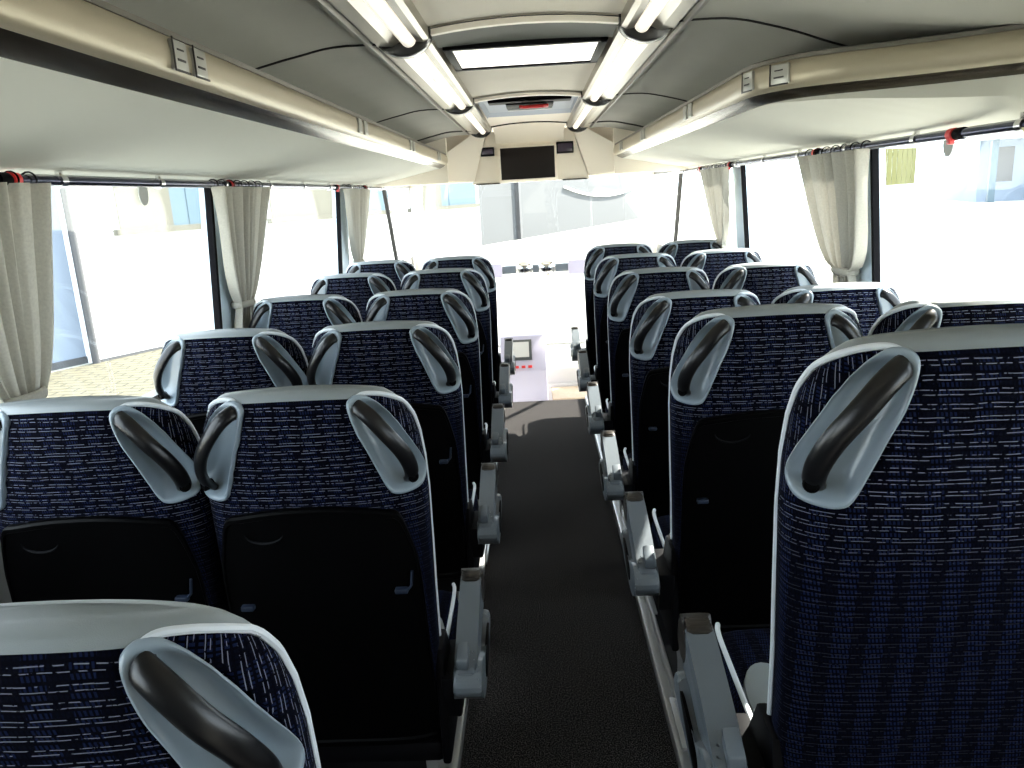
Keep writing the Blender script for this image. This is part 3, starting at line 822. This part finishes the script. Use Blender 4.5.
# ------------------------------------------------------------------ luggage racks
def section(X):      # lateral position along the outward direction: (inward distance factor)
    return X
def rack(s):
    # path of the front edge: list of (x, y, nx, ny) with outward normal pointing to the aisle / rear
    if s < 0: path = [(-0.62, y, 1, 0) for y in [0.15 + 0.29 * i for i in range(21)]]
    else:
        path = [(0.62, 5.95 - 0.3 * i, -1, 0) for i in range(12)]
        cp = catmull([(0.62, 2.55, 0), (0.622, 2.38, 0), (0.642, 2.28, 0), (0.695, 2.185, 0), (0.78, 2.12, 0), (0.88, 2.075, 0), (0.99, 2.02, 0), (1.10, 1.95, 0), (1.205, 1.88, 0)], 4)[1:]
        for i_, p_ in enumerate(cp):
            a_ = cp[max(0, i_ - 1)]; b_ = cp[min(len(cp) - 1, i_ + 1)]; tt = (b_ - a_).normalized()
            path.append((p_.x, p_.y, tt.y, -tt.x))
    lab = 'left luggage rack running past the camera to the front' if s < 0 else 'right luggage rack with rounded near end at the picture edge'
    t = thing('luggage_rack', lab, 'luggage rack', (s * 0.9, path[0][1] if s < 0 else path[-1][1], 1.75))
    ox, oy, oz = t.location
    def sweep(prof, name, m_, closed=False):
        q = MB()
        rows = [[(x - nx * e - ox, y - ny * e - oy, z - oz) for e, z in prof] for x, y, nx, ny in path]
        q.grid(rows, closed=closed)
        if closed:
            for rw in (rows[0], rows[-1]):
                try: q.bm.faces.new([q.bm.verts.new(p) for p in rw])
                except ValueError: pass
        return q.build(name, m_, t, angle=35)
    # e = distance back from the face plane (positive = toward the wall)
    lip = [(p.x, p.y) for p in catmull([(0.006, 1.900, 0), (-0.002, 1.885, 0), (-0.004, 1.862, 0), (0.000, 1.842, 0), (0.006, 1.834, 0), (0.016, 1.829, 0)], 4)]
    sweep(lip + [(0.030, 1.842), (0.030, 1.902), (0.018, 1.906)], 'front_lip', 'lip', True)
    sweep([(0.014, 1.831), (0.030, 1.818), (0.060, 1.806), (0.070, 1.812), (0.036, 1.838)], 'lower_lip', 'lipdark', True)
    sweep([(0.004, 1.901), (0.004, 1.911), (0.012, 1.915), (0.034, 1.913), (0.034, 1.901)], 'top_trim', 'railwarm', True)
    # shelf: underside falling gently to the window, plus its upper skin
    q = MB()
    if s < 0:
        rows = []
        for x, y, nx, ny in path:
            rows.append([(px - ox, y - oy, pz - oz) for px, pz in ((-0.678, 1.806), (-0.80, 1.783), (-1.0, 1.742), (-1.185, 1.712), (-1.205, 1.708), (-1.205, 1.80), (-1.0, 1.82), (-0.68, 1.835))])
        q.grid(rows, closed=True)
    else:
        rows = []
        for x, y, nx, ny in path:
            ex, ey = x - nx * 0.058, y - ny * 0.058
            ex = min(ex, 1.20)
            row = []
            for k_, z in ((0, None), (0.25, None), (0.6, None), (0.95, None), (1.0, None)):
                px = ex + (1.205 - ex) * k_
                zz = lerp(px, (0.678, 0.80, 1.0, 1.185, 1.205), (1.806, 1.783, 1.742, 1.712, 1.708))
                if ny < 0: zz = zz + (1.806 - zz) * max(0, -ny) * (1 - k_) * 0.6
                row.append((px - ox, ey - oy, zz - oz))
            row += [(1.205 - ox, ey - oy, 1.80 - oz), (ex - ox, ey - oy, 1.835 - oz)]
            rows.append(row)
        q.grid(rows, closed=True)
        # near end closing board down to the rail
        q.bm.faces.new([q.bm.verts.new(p) for p in rows[-1]])
    q.build('shelf', 'rack', t, angle=35)
    # closing cap for the front of the rack
    q = MB(); q.box(min(s * 0.62, s * 1.2) - ox, max(s * 0.62, s * 1.2) - ox, 5.94 - oy, 5.99 - oy, 1.70 - oz, 2.03 - oz, 0.004); q.build('end_panel', 'cream', t)
    # pairs of small service buttons in the lip
    ys = (1.45, 2.93, 4.15, 5.35) if s < 0 else (None, 3.10, 4.35, 5.40)
    for y in ys:
        for dy in ((0, 0.10) if y != 1.45 else (0, 0.085)):
            if y is None:
                k_ = 22 if dy else 17; px, py, nx_, ny_ = path[k_]; ang = math.atan2(ny_, nx_)
            else:
                px, py = s * 0.62, y + dy; ang = PI if s > 0 else 0
            b = MB(); b.box(0.000, 0.010, -0.029, 0.029, -0.026, 0.026, 0.004)
            o = b.build('service_button', 'button', t, loc=(px - ox, py - oy, 1.868 - oz), rot=(0, 0, ang))
            if y in (1.45, None):
                g = MB(); g.box(0.0095, 0.0115, -0.030, 0.030, -0.0285, -0.0245, 0.0005); g.box(0.0095, 0.0115, -0.0315, -0.0275, -0.0285, 0.028, 0.0005)
                g.box(0.0095, 0.0112, -0.015, 0.012, 0.008, 0.011, 0.0003); g.box(0.0095, 0.0112, -0.017, 0.015, -0.010, -0.006, 0.0003)
                g.build('button_mark', 'seam', o)
    return t
rack(-1); rack(1)

# curtain rods with hangers and red clips
def rod(s):
    t = thing('curtain_rail', 'dark polished curtain rail above the %s side windows' % ('left' if s < 0 else 'right'), 'curtain rail', (s * 1.165, 0.3, 1.690))
    q = MB(); q.tube([(0, 0, 0), (0, 6.3, 0)], 0.0125, 14); q.build('rod', 'rod', t)
    ys = [0.6 + 0.52 * i for i in range(11)]
    for i, y in enumerate(ys):
        q = MB(); q.tube([(0, y - 0.012, 0), (0, y + 0.012, 0)], 0.0165, 14); q.box(-0.006, 0.006, y - 0.008, y + 0.008, 0.0, 0.03, 0.002); q.build('bracket', 'chrome', t)
    for y in ((1.46, 2.74, 4.42, 5.2) if s < 0 else (1.95, 3.0, 4.40, 5.2)):
        q = MB(); q.tube([(0, y - 0.012, 0), (0, y + 0.012, 0)], 0.0175, 14); q.box(-0.008 - 0.006 * s, 0.008 - 0.006 * s, y - 0.010, y + 0.010, -0.026, 0.0, 0.003)
        o = q.build('red_clip', 'red', t); o['label'] = 'red clip'
        q = MB(); q.tube([(0, y - 0.055, 0), (0, y - 0.020, 0)], 0.0165, 14); q.build('stopper', 'gasket', t)
rod(-1); rod(1)

# ------------------------------------------------------------------ curtains
def curtain(s, y0, y1, yk, zk, wk, label, folds=6, m_='curtain', depth=0.030, wpow=1.6, x=1.165):
    t = thing('curtain', label, 'curtain', (s * x, (y0 + y1) / 2, zk), 'curtains tied back between the windows')
    q = MB(); NU, NV = folds * 12, 26; rows = []
    zt = 1.682; zb = zk - 0.28
    for j in range(NV + 1):
        v = j / NV; z = zt + (zb - zt) * v
        # width profile: full at the rail, gathered at the tie, flaring again below
        if z >= zk: a = ((z - zk) / (zt - zk)); w = wk + ((y1 - y0) - wk) * a ** (1 / wpow)
        else: a = (zk - z) / 0.28; w = wk + 0.10 * a ** 0.7
        ctr = yk + ((y0 + y1) / 2 - yk) * (max(0, (z - zk) / (zt - zk)) ** (1 / 1.3) if z > zk else 0)
        row = []
        squeeze = 0.55 + 0.45 * min(1, w / (y1 - y0))
        for i in range(NU + 1):
            u_ = i / NU; ph = u_ * folds * 2 * PI + 0.7 * math.sin(3 * u_ * PI + 1.3) + 0.25 * math.sin(9 * v)
            dx = s * depth * squeeze * (1 - 2.0 * abs(math.sin(ph / 2)) ** 0.7 + 0.25 * math.sin(1.3 * ph + 1))
            row.append((-s * 0.014 + dx + s * 0.062 * min(1.25, (zt - z) / (zt - zk)), ctr + (u_ - 0.5) * w - (y0 + y1) / 2 + 0.006 * math.cos(ph), z - zk))
        rows.append(row)
    q.grid(rows); q.build('cloth', m_, t, angle=80)
    b = MB(); pts = [(s * 0.048 + 0.036 * math.cos(a), (yk - (y0 + y1) / 2) + (wk / 2 + 0.006) * math.sin(a), 0) for a in [2 * PI * i / 24 for i in range(24)]]
    b.tube(pts, 0.009, 8, closed=True, flat=1.6); b.build('tie_band', m_, t)
    for i in range(folds):
        h = MB(); yy = y0 + (y1 - y0) * (i + 0.5) / folds - (y0 + y1) / 2
        h.tube([(-0.0 * s + 0.019 * math.cos(a), yy, 1.690 - zk + 0.019 * math.sin(a)) for a in [2 * PI * q_ / 14 for q_ in range(14)]], 0.0022, 6, closed=True, upv=(0, 1, 0)); h.build('ring', 'gasket', t)
    return t
curtain(-1, 1.40, 1.85, 1.70, 1.20, 0.13, 'grey curtain at the left picture edge, nearest on the left', 7, depth=0.028, wpow=1.9)
curtain(-1, 2.84, 3.40, 3.14, 1.22, 0.13, 'beige curtain gathered between the two large left windows', 7, wpow=1.5)
curtain(-1, 4.85, 5.55, 5.3, 1.20, 0.14, 'pale curtain on the left near the windscreen', 6, wpow=1.5)
curtain(1, 2.77, 3.42, 3.07, 1.235, 0.15, 'wide beige curtain gathered between the right windows', 7, wpow=2.3)
curtain(1, 4.68, 5.40, 5.08, 1.22, 0.14, 'narrow pale curtain on the right near the windscreen', 6, wpow=1.5)
curtain(1, 1.30, 1.90, 1.45, 1.22, 0.14, 'yellowish curtain cut off at the right picture edge', 6, 'curtain_sunlit', wpow=1.5)

# ------------------------------------------------------------------ front bulkhead
w = MB(); XB = [(-0.46, 1.680), (-0.44, 1.70), (-0.335, 2.03), (-0.30, 2.06), (0.30, 2.06), (0.335, 2.03), (0.43, 1.70), (0.45, 1.680)]
w.prism([(x, 6.12, z) for x, z in XB], (0, 0.16, 0), bev=0.006)
w.grid([[(x, 5.98, arch(x, 2.062)) for x in XS[1:-1]], [(x * 0.95, 6.06, 2.03) for x in XS[1:-1]], [(x * 0.95, 6.12, 1.97) for x in XS[1:-1]]])
for s in (-1, 1):   # cheek pieces joining the rack ends
    w.prism([(s * 0.44, 6.10, 1.70), (s * 0.335, 6.10, 2.03), (s * 0.42, 5.99, 2.04), (s * 0.66, 5.99, 1.90), (s * 0.66, 5.99, 1.72)], (0, 0.12, 0))
w.box(-1.2, -0.44, 6.12, 6.26, 1.70, 2.18); w.box(0.44, 1.2, 6.12, 6.26, 1.70, 2.18)
structure(w.build('wall_front', 'cream', smooth=True, angle=30))
for s in (-1, 1):
    q = MB(); q.box(min(s * 0.43, s * 0.24), max(s * 0.43, s * 0.24), 6.095, 6.13, 1.672, 1.682, 0.002); structure(q.build('trim_%d' % (70 if s < 0 else 71), 'collar'))
t = thing('television', 'dark flat screen set in the cream front bulkhead above the windscreen', 'screen', (-0.022, 6.08, 1.70))
q = MB(); q.box(-0.222, 0.222, 0.0, 0.05, -0.012, 0.242, 0.006); q.build('frame', 'cream', t)
q = MB(); q.box(-0.205, 0.205, -0.006, 0.01, 0.0, 0.232, 0.002); q.build('screen', 'screen', t)
for x, z, w_, h_, lb in ((-0.325, 1.915, 0.105, 0.065, 'small dark display left of the screen in the bulkhead'), (0.265, 1.915, 0.13, 0.085, 'small dark display right of the screen in the bulkhead')):
    t = thing('display', lb, 'display', (x, 6.10, z))
    q = MB(); q.box(-w_ / 2, w_ / 2, 0, 0.03, -h_ / 2, h_ / 2, 0.004); q.build('bezel', 'dark', t)
    q = MB(); q.box(-w_ / 2 + 0.01, w_ / 2 - 0.01, -0.003, 0.01, -h_ / 2 + 0.012, h_ / 2 - 0.012, 0.001); q.build('glass', 'screen2', t)

# ------------------------------------------------------------------ front of the coach: steps, dash, windscreen
w = MB(); w.box(-1.27, 1.27, 5.86, 8.2, -0.70, -0.62); structure(w.build('floor_front', 'dash', smooth=False))
for i, (y0, y1, z, hx) in enumerate(((5.86, 6.16, -0.20, 0.55), (6.16, 6.46, -0.42, 0.55))):
    q = MB(); q.box(-0.30, 0.60, y0, y1, -0.62, z, 0.004); q.box(-0.30, 0.60, y0 + 0.0, y1, z, z + 0.006, m='tan'); q.mats = ['dash', 'tan']
    structure(q.build('trim_%d' % (80 + i)))
    q = MB(); q.box(-0.30, 0.60, y1 - 0.02, y1 + 0.008, z - 0.015, z + 0.012, 0.003); structure(q.build('trim_%d' % (84 + i), 'cream'))
# console with ticket screen
t = thing('driver_console', 'lilac grey driver console with small screen and red buttons at the aisle end', 'console', (-0.12, 6.75, -0.62))
q = MB(); q.prism([(-0.24, 0.0, 0.0), (-0.24, 0.0, 0.66), (-0.24, 0.20, 0.95), (-0.24, 0.45, 0.95), (-0.24, 0.45, 0.0)], (0.42, 0, 0), bev=0.012); q.build('body', 'dash2', t)
sl = math.atan2(0.29, 0.20)
q = MB(); q.box(-0.11, 0.11, -0.10, 0.10, 0.0, 0.012, 0.003); q.build('screen_frame', 'arm_dark', t, loc=(-0.06, 0.115, 0.83), rot=(sl, 0, 0))
q = MB(); q.box(-0.085, 0.085, -0.075, 0.075, 0.012, 0.016, 0.002); o = q.build('screen', 'dash', t, loc=(-0.06, 0.115, 0.83), rot=(sl, 0, 0))
for i in range(4):
    q = MB(); q.box(-0.018, 0.018, -0.012, 0.012, 0.0, 0.010, 0.003); o = q.build('button', 'red', t, loc=(-0.15 + 0.06 * i, 0.012, 0.695), rot=(sl, 0, 0)); o['label'] = 'red button'
# dash shelf to the right of the console
t = thing('dashboard', 'pale dashboard shelf below the windscreen', 'dashboard', (0, 7.5, -0.62))
q = MB(); q.prism([(-1.2, 0.0, 0.0), (-1.2, -0.05, 0.50), (-1.2, 0.05, 0.58), (-1.2, 0.62, 0.62), (-1.2, 0.62, 0.0)], (2.4, 0, 0), bev=0.02); q.build('body', 'dash', t)
q = MB(); q.box(0.10, 0.55, -0.56, -0.12, 0.30, 0.34, 0.01); q.build('shelf', 'tan', t)
q = MB(); q.box(0.05, 0.50, -0.10, 0.05, 0.0, 0.36, 0.01); q.build('bracket', 'dash', t)
# crossbar of the split windscreen with two round chrome lamps
t = thing('windscreen_bar', 'pale crossbar of the split windscreen seen between the front seats', 'bar', (0, 7.90, 0.80))
q = MB(); q.box(-1.17, 1.17, -0.03, 0.03, 0.0, 0.085, 0.012); q.build('bar', 'arm', t)
for x in (-0.44, 0.43):
    q = MB(); q.box(x - 0.10, x + 0.10, -0.05, -0.032, -0.03, 0.115, 0.004); o = q.build('bracket', 'dash2', t); o['label'] = 'lilac bracket'
for x, lb in ((-0.115, 'left'), (0.115, 'right')):
    t = thing('spotlight', 'small round chrome spotlight, %s one of the pair on the windscreen bar' % lb, 'lamp', (x, 7.85, 0.842), 'pair of chrome spotlights')
    q = MB(); q.lathe([(0.0005, -0.03), (0.050, -0.028), (0.082, -0.010), (0.088, 0.0), (0.07, 0.016), (0.02, 0.02)], (0, 0, 0), 'Y', 24); q.build('housing', 'chrome', t)
    q = MB(); q.box(-0.012, 0.012, 0.0, 0.03, -0.02, 0.02, 0.003); q.build('mount', 'dark', t)
# windscreen
g = MB(); g.prism([(-1.15, 7.94, 0.88), (1.15, 7.94, 0.88), (1.08, 7.86, 2.05), (-1.08, 7.86, 2.05)], (0, 0.006, 0)); structure(g.build('window_20', 'glass', smooth=False))
g = MB(); g.prism([(-1.16, 8.02, 0.02), (1.16, 8.02, 0.02), (1.15, 7.95, 0.79), (-1.15, 7.95, 0.79)], (0, 0.006, 0)); structure(g.build('window_21', 'glass', smooth=False))
w = MB(); w.box(-1.3, 1.3, 8.12, 8.2, -0.70, 0.02); structure(w.build('wall_front_lower', 'wall', smooth=False))

# ------------------------------------------------------------------ outside
GZ = -1.3
g = MB(); g.box(-120, 150, -60, 320, GZ - 0.3, GZ); structure(g.build('ground', 'ground', smooth=False))
p = MB(); p.prism([(-9.6, 9.0, GZ + 0.004), (-1.8, 9.0, GZ + 0.004), (-1.8, 28.0, GZ + 0.004), (-3.2, 25.5, GZ + 0.004), (-9.6, 14.0, GZ + 0.004)], (0, 0, 0.02))
structure(p.build('paving_strip', 'paving', smooth=False))

# white building on the left
A = Vector((-9.47, 14.16, 0)); B = Vector((-7.55, 17.51, 0)); dv = (B - A).normalized(); nv = Vector((dv.y, -dv.x, 0))   # nv points at the bus
rotz = math.atan2(dv.y, dv.x)
t = thing('building', 'white rendered building close beside the left windows with downpipe and blinds', 'building', (A.x, A.y, GZ), rz=rotz)
# local x along the wall, local -y toward the bus
q = MB(); q.box(1.0, 15.3, 0.0, 6.0, 0.0, 5.5); q.build('wall', 'white', t, smooth=False)
q = MB(); q.box(-6.0, 1.0, 0.35, 6.0, 0.0, 5.5); o = q.build('side_wall', 'bluewall', t, smooth=False); o['label'] = 'pale blue end wall'
q = MB(); q.box(-6.0, 1.0, 0.31, 0.35, 0.0, 0.14); q.box(1.0, 15.3, -0.04, 0.0, 0.0, 0.08); q.build('plinth', 'greypost', t, smooth=False)
q = MB(); q.tube([(0.98, -0.02, 0.0), (0.98, -0.02, 5.5)], 0.075, 12); q.build('downpipe', 'greypost', t)
for x0, w1, w2 in ((1.98, 1.25, 1.25), (6.0, 2.3, 2.2), (11.5, 1.6, 2.0)):
    q = MB(); q.box(x0, x0 + w1, -0.03, 0.02, 2.62, 4.6); q.build('blind', 'blind', t, smooth=False)
    q = MB(); q.box(x0 + w1, x0 + w1 + w2, -0.03, 0.02, 2.62, 4.6); q.box(x0 + w1 + 0.4, x0 + w1 + 0.75, -0.04, 0.0, 2.62, 4.6, m='bluewall'); q.mats = ['pane', 'bluewall']; q.build('window', None, t, smooth=False)
    q = MB(); q.box(x0 - 0.15, x0 + w1 + w2, -0.16, 0.0, 2.50, 2.62); q.build('sill', 'blind', t, smooth=False)

# grey clad building straight ahead
A2 = Vector((-3.4, 45.0, 0)); B2 = Vector((9.6, 72.0, 0)); L2 = (B2 - A2).length
t = thing('building', 'grey clad building seen through the windscreen', 'building', (A2.x, A2.y, GZ), rz=math.atan2(B2.y - A2.y, B2.x - A2.x))
q = MB(); q.box(0, L2, 0, 8, 0, 7.0); q.build('wall', 'greywall', t, smooth=False)
q = MB(); q.box(5.4, 5.7, -0.25, -0.0, 0, 7.0); q.build('post', 'greypost', t, smooth=False)
q = MB(); pts = [(13 + 1.45 * i, -0.12, 2.3 + 0.045 * (i - 6) ** 2 * 0.5) for i in range(12)]; q.tube(pts, 0.09, 8); o = q.build('hanging_cable', 'white', t); o['label'] = 'white cable sagging along the wall'

# parked cars / hedge row glimpsed at the top left of the windscreen
for i, (x, y) in enumerate(((-21.0, 96.0), (-14.5, 98.0), (-9.5, 99.0))):
    t = thing('hedge', ['clipped hedge far beyond the windscreen, left of three', 'clipped hedge far beyond the windscreen, middle of three', 'clipped hedge far beyond the windscreen, right of three'][i], 'hedge', (x, y, GZ), 'hedges beyond the yard')
    q = MB(); random.seed(i)
    q.box(-2.2, 2.2, -0.8, 0.8, 0, 2.4, 0.3, seg=3)
    bmesh.ops.subdivide_edges(q.bm, edges=list(q.bm.edges), cuts=3, use_grid_fill=True)
    for v in q.bm.verts: v.co += Vector((random.uniform(-.12, .12), random.uniform(-.12, .12), random.uniform(-.1, .12) if v.co.z > 0.3 else 0))
    q.build('foliage', 'green', t)

# yellow fence to the right
def fence(label, x0, y0, x1, y1, z0, h, n):
    t = thing('fence', label, 'fence', (x0, y0, z0)); dx, dy = (x1 - x0), (y1 - y0)
    q = MB()
    for i in range(n):
        a = i / n; b = (i + 0.86) / n
        q.prism([(dx * a, dy * a, 0), (dx * b, dy * b, 0), (dx * b, dy * b, h), (dx * a, dy * a, h)], (0, 0.12, 0))
    q.build('slats', 'yellow', t, smooth=False)
    q = MB(); q.prism([(0, 0.15, h * 0.15), (dx, dy + 0.15, h * 0.15), (dx, dy + 0.15, h * 0.22), (0, 0.15, h * 0.22)], (0, 0.1, 0)); q.prism([(0, 0.15, h * 0.8), (dx, dy + 0.15, h * 0.8), (dx, dy + 0.15, h * 0.87), (0, 0.15, h * 0.87)], (0, 0.1, 0))
    q.build('rail', 'yellow', t, smooth=False)
    q = MB(); q.prism([(0, 0.1, GZ - z0), (dx, dy + 0.1, GZ - z0), (dx, dy + 0.1, 0), (0, 0.1, 0)], (0, 0.4, 0)); q.build('kerb_wall', 'white', t, smooth=False)
fence('yellow slatted fence beyond the yard, seen through the right window', 24.9, 62.0, 32.6, 68.5, 0.55, 2.9, 12)

# service building on the right
t = thing('building', 'white service building with blue posts at the far right', 'building', (37.5, 68.0, GZ), rz=math.radians(-12))
q = MB(); q.box(0, 14, 0, 10, 0, 5.2); q.build('wall', 'bluewall', t, smooth=False)
for x in (0.4, 3.4, 6.4, 9.4):
    q = MB(); q.box(x, x + 0.5, -1.6, -1.2, 0, 5.0); q.build('post', 'pane', t, smooth=False)
for x in (1.4, 4.4, 7.4):
    q = MB(); q.box(x, x + 1.2, -0.05, 0.0, 1.6, 4.4); q.build('window', 'greypost', t, smooth=False)
q = MB(); q.box(-0.5, 14.5, -2.6, 0, 5.0, 5.3); q.build('canopy', 'white', t, smooth=False)
for x, lb in ((4.6, 'left'), (7.6, 'right')):
    q = MB(); q.lathe([(0.01, 0), (0.6, 0), (0.6, 0.1), (0.01, 0.1)], (x, -1.3, 1.9), 'Y', 20); o = q.build('round_sign', 'red', t); o['label'] = 'red round sign'
